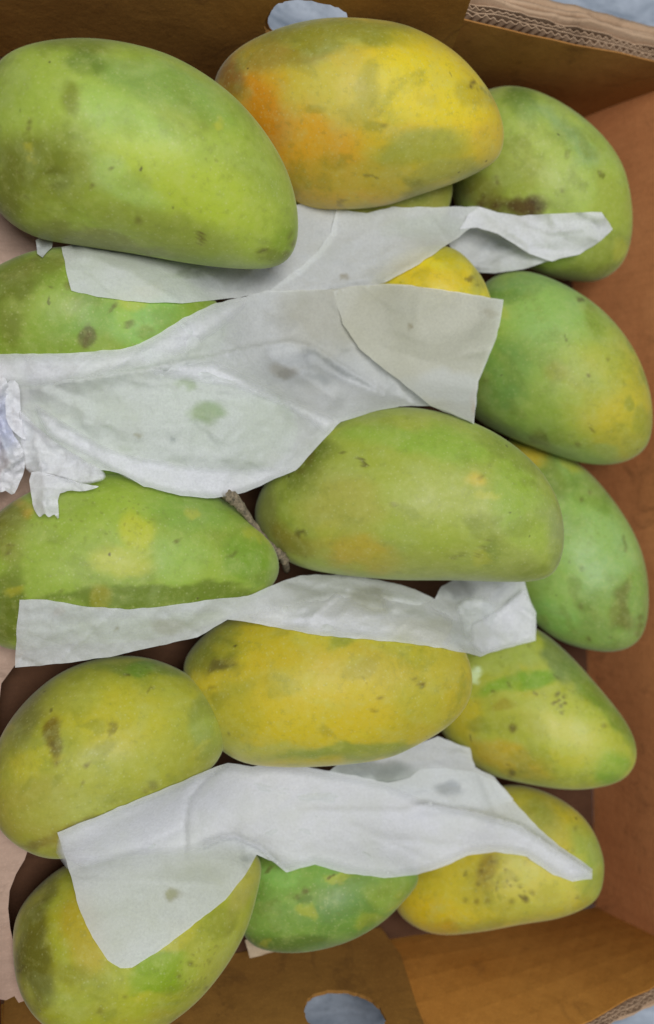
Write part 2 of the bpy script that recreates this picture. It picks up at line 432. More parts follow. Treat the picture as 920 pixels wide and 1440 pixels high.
plate('inner_panel', fj, [(0, 0), (Lj + 0.006, 0), (Lj + 0.008, 0.02), (Lj + 0.002, 0.05), (Lj - 0.002, 0.080)] + jag(0, Lj - 0.008, 0.082, 0.0006, 16, 12), [rough(ellipse(0.1425, 0.047, 0.0180, 0.0135, n=60, rot=0.5, p=2.1))], 0.0016, M_CARD_OLD, box, (0, -1, 0))

# outer flap folded down outside the back rim (pale torn layers)
def outer_flap(r0, r1, outdir, seed, widths):
    outdir = np.array(outdir, float)
    for k, (o0, o1, dz) in enumerate(widths):
        V, F = [], []; n = 90
        for i in range(n + 1):
            s = i / n; p = r0 + (r1 - r0) * s
            g = float(fbm(np.array([[s * 4, k * 3.1, seed]]), 2.2, 4, seed + k)[0])
            for q, (off, z) in enumerate(((o0, dz - 0.030), (o0 + 0.0002, dz), (o0 + (o1 - o0) * 0.5, dz + 0.0006), (o1, dz - 0.001), (o1 + 0.001, dz - 0.04))):
                V.append(boxp(p + outdir * (off + 0.0009 * g) + np.array([0, 0, z + 0.0012 * g])))
        for i in range(n):
            for q in range(4):
                a = i * 5 + q; F.append((a, a + 5, a + 6, a + 1))
        link_mesh('outer_flap', V, F, M_FLUTE, box)
outer_flap(RB + (-0.02, 0, 0), KB + (0.005, -0.001, 0), (-0.06, 1, 0), 31, [(0.0090, 0.0118, 0.001), (0.0124, 0.0155, -0.002), (0.0162, 0.0215, -0.006)])
outer_flap(RF - (KF - RF) * 0.3, KF, (0.25, -1, 0), 37, [(0.0088, 0.0108, -0.001)])

# pale inner flap lying along the left side
def left_flap():
    px = [(-70, 260), (60, 260), (100, 330), (110, 500), (100, 700), (70, 880), (20, 938), (2, 962), (-8, 1040), (0, 1120), (40, 1185), (34, 1202), (22, 1222), (13, 1245), (11, 1270), (14, 1298), (20, 1325), (23, 1350), (28, 1378), (37, 1402), (26, 1406), (20, 1396), (8, 1402), (-30, 1402)]
    q = P(np.array([p[0] for p in px]), np.array([p[1] for p in px]), 0.068)
    q[:, 0] = np.maximum(q[:, 0], -0.036 + 0.042 * (0.2 - q[:, 1]) / 0.43)
    plate('side_flap', lambda s, t: boxp((s, t, 0.070 + 0.004 * math.sin(t * 30))), [(a[0], a[1]) for a in q], [], 0.0025, M_CARD_PALE, box, (0, 0, -1), 0.01)
left_flap()

# ------------------------------------------------------------------ mangoes
G1 = (142, 166, 74); G2 = (128, 170, 96); YG = (164, 166, 62); Y = (196, 178, 44); GP = (156, 182, 112)
OL = (112, 122, 30); DK = (84, 92, 22); BR = (84, 62, 24); OR = (190, 132, 30); BG = (118, 162, 60)
KA = 1.16
MG = {}; GROUP = 'mangoes packed in the cardboard box'
_r = random.Random(77)
SPECKS = {'M13': [(_r.gauss(686, 16), _r.gauss(1228, 20), _r.uniform(1.5, 4), _r.uniform(.15, .5)) for _ in range(40)] + [(_r.gauss(735, 12), _r.gauss(1265, 14), _r.uniform(2, 4), .5) for _ in range(8)] + [(739, 1265, 5, .7), (812, 1262, 3, .6)],
          'M11': [(786 + dx, 985 + dy, 3, .7) for dx, dy in ((0, 0), (7, -6), (-6, 4), (3, 8), (9, 4), (-2, -9))] + [(722, 1024, 6, .75), (720, 1087, 5, .8), (694, 972, 3, .7), (716, 962, 3, .6), (790, 1002, 3, .6), (850, 1022, 3, .5)],
          'M10': [(593, 962, 4, .9), (586, 955, 3, .5), (534, 981, 4, .5), (_r.uniform(300, 600), 1000, 3, .4)],
          'M1': [(128, 262, 4, .6), (283, 328, 4, .8), (283, 335, 4, .8), (284, 342, 3, .6), (195, 311, 5, .5), (158, 236, 3, .7), (42, 172, 3, .6), (40, 180, 4, .6), (38, 187, 3, .5), (408, 330, 4, .6), (412, 342, 5, .6), (404, 358, 5, .5), (210, 358, 4, .4)],  # marks at the right tip paint the beak's curved shadow line
          'M2': [(663, 120, 3.5, .9), (665, 114, 3, .8), (540, 176, 4, .4)],
          'M3': [(_r.gauss(722, 16), _r.gauss(292, 4), _r.uniform(4, 9), .8) for _ in range(9)] + [(700, 256, 3, .7), (696, 250, 3, .5), (790, 268, 3, .4)],
          'M4': [(125, 470, 4, .6), (122, 478, 4, .6), (120, 486, 4, .5), (155, 437, 3, .6), (160, 431, 3, .6), (96, 402, 6, .5)],
          'M7': [(827, 528, 3, .7), (856, 505, 2.5, .6), (812, 626, 4, .5)],
          'M8': [(672, 780, 4, .4), (680, 770, 4, .4), (688, 762, 3, .4), (432, 648, 7, .6), (438, 640, 5, .6), (424, 662, 6, .5)],
          'M8b': [(819, 702, 3, .6), (830, 692, 2.5, .6), (828, 899, 4, .7), (816, 853, 3, .5), (902, 868, 4, .5), (900, 880, 4, .5), (896, 892, 4, .5)],
          'M12': [(78, 1056, 7, .6), (76, 1048, 5, .5), (122, 1076, 4, .6), (117, 1100, 3, .4), (215, 1105, 6, .5), (205, 1112, 4, .4)],
          'M9': [(250, 759, 3, .8), (12, 777, 3, .7), (15, 768, 3, .5)],
          'M14': [(268, 1356, 4, .6), (252, 1374, 4, .5), (140, 1422, 5, .4), (176, 1402, 3, .4), (290, 1390, 3, .5)],
          'M15': [(430, 1252, 4, .7), (418, 1262, 4, .4)],
          'M5': [(672, 401, 3, .5)]}
def mango(key, pts, z, label, base, blobs=(), tf=0.86, tilt=0.0):
    out = catmull(pts, 10)
    cu, cv = out.mean(0) if True else 0
    lo, hi = out.min(0), out.max(0)
    # centroid by area
    x, y = out[:, 0], out[:, 1]; x2, y2 = np.roll(x, -1), np.roll(y, -1); cr = x * y2 - x2 * y; A = cr.sum() / 2
    cu, cv = ((x + x2) * cr).sum() / (6 * A), ((y + y2) * cr).sum() / (6 * A)
    C0 = P(cu, cv, z); n = (EYE - C0) / np.linalg.norm(EYE - C0)
    e1 = RGT - n * (RGT @ n); e1 /= np.linalg.norm(e1); e2 = np.cross(n, e1)
    d = ray(out[:, 0], out[:, 1]); t = ((C0 - EYE) @ n) / (d @ n); q = EYE + d * t[:, None] - C0
    X, Yy = q @ e1, q @ e2
    th = np.arctan2(Yy, X); r = np.hypot(X, Yy); o = np.argsort(th); th, r = th[o], r[o]
    NT_, NP_ = 216, 88
    tt = np.linspace(-math.pi, math.pi, NT_, endpoint=False)
    R = np.interp(tt, np.r_[th - 2 * math.pi, th, th + 2 * math.pi], np.r_[r, r, r])
    K = np.exp(-0.5 * (np.arange(-6, 7) / 1.6) ** 2); K /= K.sum()
    R = sum(K[i + 6] * np.roll(R, i) for i in range(-6, 7)) * 0.997
    # fit of a plain ellipse for the crown of the form
    cxx = np.cov(np.vstack([X, Yy])); ev, evec = np.linalg.eigh(cxx); short = 1.41 * math.sqrt(ev[0]); long_ = 1.41 * math.sqrt(ev[1])
    a = evec[:, 1]; c_, s_ = np.cos(tt) * a[0] + np.sin(tt) * a[1], -np.cos(tt) * a[1] + np.sin(tt) * a[0]
    RE = 1 / np.sqrt((c_ / long_) ** 2 + (s_ / short) ** 2)
    T = tf * short
    V = [n * T]
    for j in range(1, NP_):
        ph = math.pi * j / NP_; rho = math.sin(ph); h = T * math.copysign(abs(math.cos(ph)) ** 0.92, math.cos(ph))
        w = rho ** 1.5; RR = RE * (1 - w) + R * w
        rr = rho * RR
        # a mango is thickest towards the stalk end
        V.append((np.cos(tt) * rr)[:, None] * e1 + (np.sin(tt) * rr)[:, None] * e2 + h * n)
    V.append(-n * T)
    Vn = np.vstack([v.reshape(-1, 3) for v in V])
    hw = (Vn @ n) / T
    lump = fbm(Vn + C0, 22, 2, hash(key) % 1 + len(MG) * 7)
    Vn = Vn + (Vn / np.linalg.norm(Vn, axis=1)[:, None]) * (lump * 0.0017 * np.clip(np.abs(hw) * 1.5, 0, 1))[:, None]
    F = [(0, 1 + i, 1 + (i + 1) % NT_) for i in range(NT_)]
    for j in range(NP_ - 2):
        b = 1 + j * NT_
        F += [(b + i, b + NT_ + i, b + NT_ + (i + 1) % NT_, b + (i + 1) % NT_) for i in range(NT_)]
    last = len(Vn) - 1; b = 1 + (NP_ - 2) * NT_
    F += [(last, b + (i + 1) % NT_, b + i) for i in range(NT_)]
    wp = Vn + C0; u, v, dep = proj(wp)
    sd = len(MG) * 31
    colr = np.tile(lin(*base, KA), (len(Vn), 1))
    n0 = fbm(wp, 40, 4, sd)[:, None]
    colr = colr * (1 + 0.10 * n0)
    colr = colr * (1 - 0.10 * np.clip(n0, 0, 1) * np.array([0.0, 0.2, 1.0]))
    pu, pv = u + 16 * fbm(wp, 48, 4, sd + 5), v + 16 * fbm(wp, 48, 4, sd + 9)
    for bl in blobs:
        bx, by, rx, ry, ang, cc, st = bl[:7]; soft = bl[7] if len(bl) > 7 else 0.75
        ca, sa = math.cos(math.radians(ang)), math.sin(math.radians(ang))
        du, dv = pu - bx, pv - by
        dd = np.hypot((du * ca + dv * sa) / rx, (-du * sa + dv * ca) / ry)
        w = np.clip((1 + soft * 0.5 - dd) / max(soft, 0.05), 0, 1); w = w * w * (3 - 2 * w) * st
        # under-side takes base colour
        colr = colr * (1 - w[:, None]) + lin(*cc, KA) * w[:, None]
    # scuffs, rubbed bloom and sap stains strewn over the skin, drawn out along the fruit
    rr = random.Random(len(MG) * 101 + 9); am = math.atan2(-(a[0] * (e1 @ UPV) + a[1] * (e2 @ UPV)), a[0] * (e1 @ RGT) + a[1] * (e2 @ RGT))
    qu, qv = u + 9 * fbm(wp, 120, 4, sd + 21), v + 9 * fbm(wp, 120, 4, sd + 22)
    ca, sa = math.cos(am), math.sin(am)
    for kk in range(46):
        bx, by = rr.uniform(lo[0], hi[0]), rr.uniform(lo[1], hi[1]); dv_, du_ = qv - by, qu - bx
        typ = rr.random(); 
        if typ < 0.40: rx, cc, st = rr.uniform(7, 30), lin(104, 118, 32, KA), rr.uniform(.18, .48)
        elif typ < 0.75: rx, cc, st = rr.uniform(10, 40), lin(168, 182, 104, KA), rr.uniform(.10, .32)
        elif typ < 0.88: rx, cc, st = rr.uniform(3, 9), lin(78, 70, 26, KA), rr.uniform(.3, .75)
        else: rx, cc, st = rr.uniform(8, 26), lin(190, 178, 52, KA), rr.uniform(.15, .35)
        ry = rx * rr.uniform(.25, .7); j = rr.uniform(-.5, .5); c2, s2 = math.cos(am + j), math.sin(am + j)
        dd = np.hypot((du_ * c2 + dv_ * s2) / rx, (-du_ * s2 + dv_ * c2) / ry)
        w = np.clip((1.25 - dd) / 0.45, 0, 1)[:, None] * st
        if typ < 0.75: cc = cc * 0.45 + lin(*base, KA) * 0.55 * (0.8 if typ < 0.4 else 1.1)
        colr = colr * (1 - w) + cc * w
    L_ = np.log(np.clip(colr, 0.004, 1)); m_ = L_.mean(0)
    colr = np.exp(m_ + np.array([1.14, 1.20, 1.14]) * (L_ - m_) + np.array([0.015, 0.0, -0.20]))
    for (bx, by, r_, st) in SPECKS.get(key, ()):
        w = np.clip(1.5 - np.hypot(u + 2 * fbm(wp, 400, 2, sd) - bx, v + 2 * fbm(wp, 400, 2, sd + 1) - by) / r_, 0, 1)[:, None] * st
        colr = colr * (1 - w) + lin(84, 62, 22, KA) * w
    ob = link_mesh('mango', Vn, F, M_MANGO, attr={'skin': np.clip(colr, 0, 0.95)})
    ob.location = C0; tag(ob, label, 'mango', GROUP)
    MG[key] = dict(bvh=BVHTree.FromPolygons([tuple(p) for p in wp], F), n=n, C=C0, e1=e1, e2=e2, T=T, short=short, out=out, dep=float((C0 - EYE) @ FWD), ob=ob)
    return ob

mango('M1', [(-35, 205), (-30, 150), (-15, 108), (10, 76), (60, 58), (125, 53), (190, 62), (250, 82), (310, 120), (360, 170), (396, 225), (415, 280), (419, 330), (408, 362), (385, 376), (340, 377), (270, 370), (190, 357), (110, 345), (50, 333), (5, 305), (-25, 260)], 0.113,
      'largest green mango, top left corner, dark blotches at its left end', (146, 164, 70),
      [(60, 250, 75, 70, 30, (126, 136, 48), .8), (45, 235, 38, 40, 0, OL, .8, .9), (68, 265, 22, 20, 0, DK, .55, 1), (180, 170, 90, 40, 30, (150, 178, 92), .6), (250, 250, 120, 45, 25, (164, 178, 62), .8), (170, 250, 60, 22, 28, (156, 178, 108), .6),
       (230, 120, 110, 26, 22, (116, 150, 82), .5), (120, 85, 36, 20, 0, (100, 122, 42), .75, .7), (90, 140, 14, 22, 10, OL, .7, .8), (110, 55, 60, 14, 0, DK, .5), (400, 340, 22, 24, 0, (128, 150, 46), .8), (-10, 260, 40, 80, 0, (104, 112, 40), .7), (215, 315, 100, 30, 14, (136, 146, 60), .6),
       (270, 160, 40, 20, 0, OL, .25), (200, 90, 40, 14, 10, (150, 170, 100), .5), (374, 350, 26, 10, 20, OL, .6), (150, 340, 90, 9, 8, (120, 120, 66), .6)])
mango('M2', [(302, 112), (330, 72), (385, 42), (450, 26), (520, 26), (580, 38), (640, 72), (682, 118), (703, 158), (709, 192), (701, 222), (675, 240), (640, 256), (590, 272), (540, 288), (480, 294), (430, 290), (385, 265), (340, 215), (305, 160)], 0.103,
      'yellow mango with an orange patch, right of the largest green one', (196, 170, 44),
      [(430, 215, 90, 60, 10, (204, 156, 44), .9), (360, 145, 36, 66, -20, (192, 132, 20), .9, 1.1), (320, 100, 22, 30, 20, (128, 90, 44), .8), (400, 70, 60, 26, -10, (138, 122, 60), .7), (480, 45, 110, 20, 0, (132, 134, 50), .8, .8), (600, 120, 80, 55, 35, (206, 184, 30), .85), (480, 130, 70, 50, 0, (190, 176, 76), .7),
       (600, 215, 70, 28, -12, (150, 152, 66), .8), (640, 245, 50, 16, -20, (150, 152, 84), .7), (520, 115, 16, 26, 10, (158, 148, 44), .6), (560, 280, 60, 12, -10, (126, 122, 60), .7), (690, 200, 20, 30, 0, (190, 164, 60), .8), (500, 250, 90, 24, 0, (180, 156, 50), .7), (535, 175, 14, 10, 0, OL, .4), (470, 275, 80, 14, 0, (196, 160, 60), .6)])
mango('M2b', [(380, 240), (420, 190), (500, 172), (580, 190), (628, 235), (636, 275), (610, 318), (520, 330), (430, 310), (385, 280)], 0.080,
      'olive mango almost hidden below the yellow and orange mango', (134, 130, 48), [(590, 280, 30, 20, 0, (140, 132, 60), .6)])
mango('M3', [(632, 250), (640, 190), (665, 140), (705, 122), (750, 126), (800, 150), (845, 187), (875, 230), (888, 280), (889, 330), (876, 370), (845, 394), (810, 396), (760, 385), (700, 352), (650, 310)], 0.088,
      'green mango in the top right corner with a brown rot patch beside the yellow one', (152, 170, 84),
      [(735, 150, 24, 22, 0, (96, 122, 44), .85, .8), (790, 190, 60, 30, 35, (134, 160, 112), .8), (760, 225, 40, 50, 0, (154, 168, 70), .8), (715, 287, 42, 14, 6, (72, 54, 26), .95, .6), (672, 270, 34, 22, 20, (104, 96, 44), .85, .8), (700, 250, 60, 30, 0, (142, 150, 60), .6), (850, 290, 24, 60, 0, (146, 156, 64), .6), (800, 260, 30, 40, 0, (158, 174, 96), .6), (844, 244, 5, 8, 0, (112, 120, 40), .9, .3), (820, 385, 50, 12, -5, (112, 122, 62), .8), (830, 370, 60, 20, -25, (132, 142, 64), .7), (720, 215, 24, 14, 0, OL, .4)])
mango('M4', [(-60, 430), (-25, 388), (20, 362), (60, 350), (110, 347), (180, 358), (240, 382), (295, 415), (320, 455), (300, 510), (240, 545), (150, 560), (60, 552), (-20, 530), (-60, 485)], 0.086,
      'green mango between the largest green one and the wide tissue sheet at the left edge', (124, 148, 60),
      [(20, 420, 26, 60, 0, (98, 108, 36), .75, .7), (60, 375, 50, 18, -10, (110, 116, 54), .7), (120, 440, 60, 30, 0, (116, 152, 70), .7), (210, 450, 50, 26, -10, (130, 172, 96), .75), (180, 440, 14, 24, 15, (140, 168, 60), .6), (70, 440, 40, 30, 0, (130, 154, 56), .6), (125, 475, 10, 16, 10, (88, 90, 40), .8, .5)])
mango('M5', [(500, 450), (518, 400), (552, 362), (600, 345), (640, 350), (670, 378), (688, 412), (694, 450), (675, 495), (635, 520), (580, 525), (520, 500)], 0.088,
      'bright yellow mango peeking out between two sheets of tissue', (206, 188, 34), [(640, 350, 50, 12, 20, (178, 172, 40), .6), (620, 395, 60, 20, 0, (196, 170, 40), .5), (680, 400, 12, 26, 0, (150, 150, 60), .6)])
mango('M7', [(640, 470), (662, 420), (700, 386), (745, 382), (800, 403), (850, 438), (890, 488), (913, 545), (918, 598), (906, 633), (870, 652), (820, 651), (760, 632), (700, 606), (662, 580), (642, 530)], 0.090,
      'green mango blushing yellow at its lower right, against the right wall', (134, 160, 82),
      [(765, 440, 60, 45, 30, (142, 174, 104), .85), (862, 555, 64, 80, -15, (178, 168, 52), .9, 1), (700, 400, 28, 20, 0, (98, 134, 62), .8, .8), (700, 520, 40, 50, 0, (104, 142, 72), .7), (830, 455, 16, 22, -35, (120, 140, 40), .8, .8), (820, 500, 60, 40, 40, (150, 168, 86), .5), (790, 550, 60, 40, 0, (138, 158, 66), .6), (772, 616, 20, 18, 0, (104, 112, 30), .85, .5),
       (870, 625, 40, 22, -10, (164, 160, 66), .7), (785, 528, 26, 14, 20, (148, 150, 50), .6), (830, 640, 60, 10, 8, (140, 160, 92), .6), (745, 395, 60, 12, 10, (126, 158, 100), .6)])
mango('M8b', [(690, 645), (720, 614), (765, 625), (815, 653), (860, 700), (895, 757), (911, 812), (911, 870), (896, 904), (860, 917), (810, 909), (770, 890), (730, 850), (700, 780), (685, 700)], 0.078,
      'mint green mango half under the wide central one, against the right wall', (130, 160, 86),
      [(740, 640, 40, 14, 25, (176, 160, 54), .9), (780, 670, 30, 20, 30, (118, 140, 50), .8), (840, 690, 34, 22, 50, (104, 134, 50), .7), (850, 770, 50, 60, 40, (138, 172, 110), .8), (805, 820, 24, 60, 10, (138, 170, 92), .7), (885, 855, 14, 40, 10, (104, 108, 48), .8, .7), (860, 840, 20, 20, 0, (104, 140, 60), .6), (780, 860, 40, 30, 30, (124, 168, 92), .7), (805, 740, 24, 20, 0, (104, 142, 52), .6)])
mango('M6', [(20, 605), (50, 550), (130, 515), (230, 508), (330, 525), (395, 560), (420, 600), (405, 640), (350, 668), (250, 676), (130, 670), (50, 648)], 0.090,
      'green mango lying wrapped under the wide crumpled sheet of tissue', (128, 156, 84), [(290, 585, 30, 20, 0, (110, 150, 60), .8)], tf=0.8)
mango('M9', [(-50, 800), (-25, 745), (20, 705), (80, 677), (150, 664), (220, 670), (290, 690), (345, 725), (382, 765), (393, 795), (385, 822), (340, 855), (270, 885), (180, 902), (90, 905), (20, 915), (-25, 890), (-48, 845)], 0.086,
      'speckled green mango with an orange fleck, at the left above the long narrow tissue strip', (138, 160, 66),
      [(10, 730, 26, 50, 0, (112, 112, 36), .8, .7), (34, 712, 8, 8, 0, (176, 148, 60), .7, 1), (100, 760, 90, 50, 0, (142, 162, 68), .6), (200, 745, 20, 30, 0, (170, 174, 54), .8), (170, 790, 40, 20, 0, (166, 170, 54), .7), (270, 720, 60, 34, 20, (128, 158, 74), .8), (250, 790, 40, 30, 0, (138, 166, 84), .7), (345, 790, 30, 30, 0, (112, 144, 48), .8), (380, 790, 12, 30, 0, (138, 160, 100), .6),
       (205, 846, 200, 24, -1, (98, 118, 34), .85, .25), (148, 838, 16, 16, 0, (150, 142, 34), .6, .9), (10, 850, 22, 60, 0, (94, 110, 32), .85, .6)])  # wide dark band paints a shadow across the lower skin
mango('M8', [(358, 720), (368, 688), (395, 652), (430, 618), (470, 592), (520, 576), (580, 573), (640, 585), (700, 612), (750, 652), (781, 700), (792, 750), (787, 792), (768, 814), (720, 818), (640, 816), (560, 815), (480, 808), (420, 796), (385, 773), (362, 742)], 0.105,
      'long green and yellow mango lying across the middle of the box', (146, 158, 70),
      [(440, 640, 34, 34, -40, (98, 112, 26), .9, .7), (425, 668, 26, 14, 0, (92, 104, 30), .7, .7), (600, 620, 110, 26, 6, (136, 164, 66), .8), (550, 690, 120, 40, 5, (152, 160, 72), .6), (412, 760, 44, 22, 25, (126, 118, 36), .8), (520, 780, 60, 20, 8, (170, 152, 54), .8), (480, 720, 60, 36, 20, (158, 156, 76), .7), (658, 674, 13, 10, 20, (190, 170, 72), .7, 1.2), (730, 700, 40, 70, -20, (136, 160, 66), .75),
       (780, 760, 16, 50, 0, (140, 152, 96), .8), (640, 790, 110, 24, 0, (150, 158, 78), .6), (700, 790, 60, 26, 0, (142, 154, 84), .6), (680, 770, 12, 20, 25, (116, 132, 56), .7), (370, 720, 18, 40, 0, (128, 134, 66), .7), (700, 625, 30, 12, 30, (126, 142, 60), .7), (460, 600, 40, 12, -25, (112, 124, 66), .6)])
mango('M10', [(258, 935), (280, 900), (315, 872), (370, 856), (440, 850), (520, 852), (590, 868), (642, 898), (663, 942), (660, 985), (632, 1020), (590, 1046), (545, 1066), (480, 1076), (400, 1079), (340, 1071), (300, 1042), (270, 990)], 0.098,
      'golden yellow mango in the middle row under the second tissue strip', (180, 164, 44),
      [(290, 920, 34, 40, 40, (126, 126, 44), .9, .8), (305, 935, 6, 26, 38, (98, 92, 40), .8, .5), (330, 1000, 34, 50, 20, (150, 150, 56), .7), (440, 1000, 110, 50, 0, (190, 170, 36), .8), (560, 900, 90, 24, 10, (168, 160, 40), .8), (500, 895, 30, 12, 0, (136, 150, 52), .7), (380, 1055, 80, 16, 5, (170, 168, 82), .7), (590, 990, 40, 40, 0, (170, 162, 54), .7), (500, 1064, 110, 12, 0, (136, 148, 66), .8, .8),
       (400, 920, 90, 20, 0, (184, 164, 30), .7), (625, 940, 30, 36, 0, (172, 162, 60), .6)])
mango('M11', [(608, 965), (622, 920), (660, 890), (710, 872), (755, 884), (800, 920), (845, 970), (880, 1015), (895, 1050), (891, 1080), (866, 1101), (810, 1110), (740, 1102), (680, 1085), (635, 1048), (610, 1005)], 0.078,
      'pointed yellow green mango with a vivid green patch near the right wall', (168, 172, 66),
      [(700, 915, 60, 22, 0, (160, 172, 92), .8), (680, 938, 9, 9, 0, (214, 226, 200), .9, .5), (745, 955, 60, 16, -10, (120, 158, 36), .9, .5), (790, 925, 60, 14, 48, (112, 130, 76), .85, .7), (855, 1000, 16, 70, -38, (112, 140, 46), .8), (790, 1030, 60, 24, 20, (182, 180, 84), .8), (660, 1010, 30, 40, 0, (182, 170, 46), .8), (720, 1075, 60, 20, 12, (178, 156, 46), .8), (860, 1080, 28, 22, 0, (120, 156, 50), .85, .7), (716, 1000, 14, 10, 0, (150, 140, 44), .6)])
mango('M12', [(-15, 1095), (0, 1038), (35, 987), (85, 946), (145, 925), (205, 925), (260, 946), (300, 981), (316, 1022), (310, 1062), (280, 1096), (225, 1136), (165, 1175), (112, 1203), (62, 1206), (15, 1182), (-12, 1142)], 0.086,
      'broad yellow green mango at the left edge, above the lowest sheet of tissue', (156, 158, 58),
      [(40, 1010, 34, 50, 30, (112, 116, 60), .8), (150, 1010, 80, 46, 0, (172, 166, 46), .85), (100, 985, 50, 24, -30, (148, 154, 62), .6), (200, 938, 60, 12, 0, (120, 134, 56), .8, .7), (190, 940, 18, 12, 0, (108, 140, 44), .7), (290, 1010, 22, 44, 0, (140, 154, 84), .75), (78, 1050, 8, 30, 12, (116, 104, 28), .9, .6), (40, 1140, 60, 50, 0, (152, 148, 66), .7), (120, 1130, 90, 30, -15, (158, 158, 76), .6), (120, 1160, 110, 9, -22, (116, 108, 52), .75, .6),  # greyer upper left paints shade from the box side into the skin
       (95, 1185, 40, 20, 0, (148, 136, 54), .7), (60, 960, 40, 14, -35, (124, 128, 60), .7)])
mango('M13', [(553, 1266), (570, 1225), (610, 1162), (660, 1121), (720, 1104), (775, 1118), (820, 1150), (845, 1195), (849, 1235), (836, 1268), (790, 1290), (730, 1300), (670, 1311), (615, 1314), (572, 1296)], 0.080,
      'yellow mango with rusty specks in the bottom right corner', (186, 170, 50),
      [(600, 1275, 44, 30, 10, (204, 176, 24), .9), (760, 1160, 50, 30, 30, (158, 156, 76), .8), (830, 1215, 24, 50, 0, (142, 158, 70), .85), (700, 1240, 50, 34, 0, (168, 158, 50), .6), (760, 1250, 60, 30, 0, (190, 178, 84), .8), (690, 1225, 18, 28, 20, (138, 116, 34), .6, 1), (720, 1285, 60, 10, -6, (168, 160, 60), .7), (700, 1120, 60, 14, 0, (170, 160, 44), .7), (620, 1290, 30, 10, 0, (184, 146, 30), .6)])
mango('M15', [(335, 1270), (345, 1220), (380, 1180), (440, 1165), (510, 1175), (568, 1203), (590, 1235), (566, 1270), (530, 1303), (480, 1328), (420, 1340), (365, 1334), (340, 1310)], 0.078,
      'small fresh green mango at the bottom, half under the lowest tissue', (108, 142, 64),
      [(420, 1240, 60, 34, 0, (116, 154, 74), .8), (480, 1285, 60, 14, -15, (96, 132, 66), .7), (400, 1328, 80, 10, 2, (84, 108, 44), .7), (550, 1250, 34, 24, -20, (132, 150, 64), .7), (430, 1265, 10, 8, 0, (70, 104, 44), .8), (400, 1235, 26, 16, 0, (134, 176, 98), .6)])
mango('M14', [(18, 1330), (26, 1282), (60, 1240), (105, 1210), (170, 1188), (260, 1178), (330, 1185), (366, 1208), (363, 1250), (345, 1310), (310, 1370), (262, 1422), (195, 1462), (120, 1466), (60, 1440), (27, 1392)], 0.084,
      'yellow green mango in the bottom left corner under the hanging tissue corner', (154, 158, 46),
      [(50, 1330, 24, 90, 5, (94, 96, 32), .85, .6), (120, 1310, 30, 60, -15, (166, 150, 40), .8), (225, 1370, 50, 28, -15, (126, 150, 16), .95, .35), (300, 1340, 34, 70, 35, (164, 166, 74), .7), (350, 1250, 16, 60, 20, (164, 158, 84), .7), (120, 1400, 50, 30, 20, (150, 152, 62), .6), (210, 1440, 80, 16, -5, (156, 148, 44), .6), (95, 1365, 30, 16, 0, (130, 130, 30), .6)])  # dark left side paints the shade near the left wall into the skin

# stalk ends: dry woody peduncle lying between two mangoes
def tube(path, radii, seg=12, jit=0.0, seed=0):
    r = random.Random(seed); path = [np.array(p, float) for p in path]; V, F = [], []
    for i, p in enumerate(path):
        t = path[min(i + 1, len(path) - 1)] - path[max(i - 1, 0)]; t /= np.linalg.norm(t)
        a = np.cross(t, (0.3, 0.2, 1.0)); a /= np.linalg.norm(a); b = np.cross(t, a)
        for k in range(seg):
            q = 2 * math.pi * k / seg; V.append(p + (a * math.cos(q) + b * math.sin(q)) * radii[i] * (1 + jit * r.uniform(-1, 1)))
    for i in range(len(path) - 1):
        for k in range(seg):
            F.append((i * seg + k, i * seg + (k + 1) % seg, (i + 1) * seg + (k + 1) % seg, (i + 1) * seg + k))
    F.append(tuple(range(seg))[::-1]); F.append(tuple((len(path) - 1) * seg + k for k in range(seg)))
    return V, F
def wood_material():
    t = NT('dry_stalk'); vec = t.coord()
    n = t.noise(vec, 500, 5, 0.7)
    c = t.mix((0.34, 0.27, 0.18), (0.08, 0.07, 0.045), t.ramp(n, [(0.35, 0), (0.65, 1)]))
    p = t.n('ShaderNodeBsdfPrincipled'); t.l(c, p.inputs['Base Color']); p.inputs['Roughness'].default_value = 0.85
    t.l(t.bump(n, 0.8, 0.001), p.inputs['Normal']); t.l(p.outputs[0], t.out.inputs[0]); return t.m
M_WOOD = wood_material()
pp = [P(u, v, z - .004) for u, v, z in ((314, 690, .108), (324, 697, .110), (335, 709, .109), (349, 727, .107), (367, 752, .104), (384, 771, .101), (395, 781, .098), (401, 790, .096), (403, 802, .086))]
pc = catmull(pp, 5, False); rc = np.interp(np.linspace(0, 8, len(pc)), range(9), [.0022, .0030, .0021, .0015, .0014, .0015, .0020, .0017, .0014])
rc = rc * (1 + 0.10 * np.array([math.sin(i * 1.9) + 0.6 * math.sin(i * 4.3) for i in range(len(pc))])); rc[0] *= 0.55; rc[1] *= 0.85
V_, F_ = tube(list(pc), list(rc), 16, 0.16, 3)
o = link_mesh('mango_stalk', np.array(V_) - pp[0], F_, M_WOOD); o.location = pp[0]
tag(o, 'dry brown woody stalk wedged between the central long mango and the speckled green one', 'stalk')

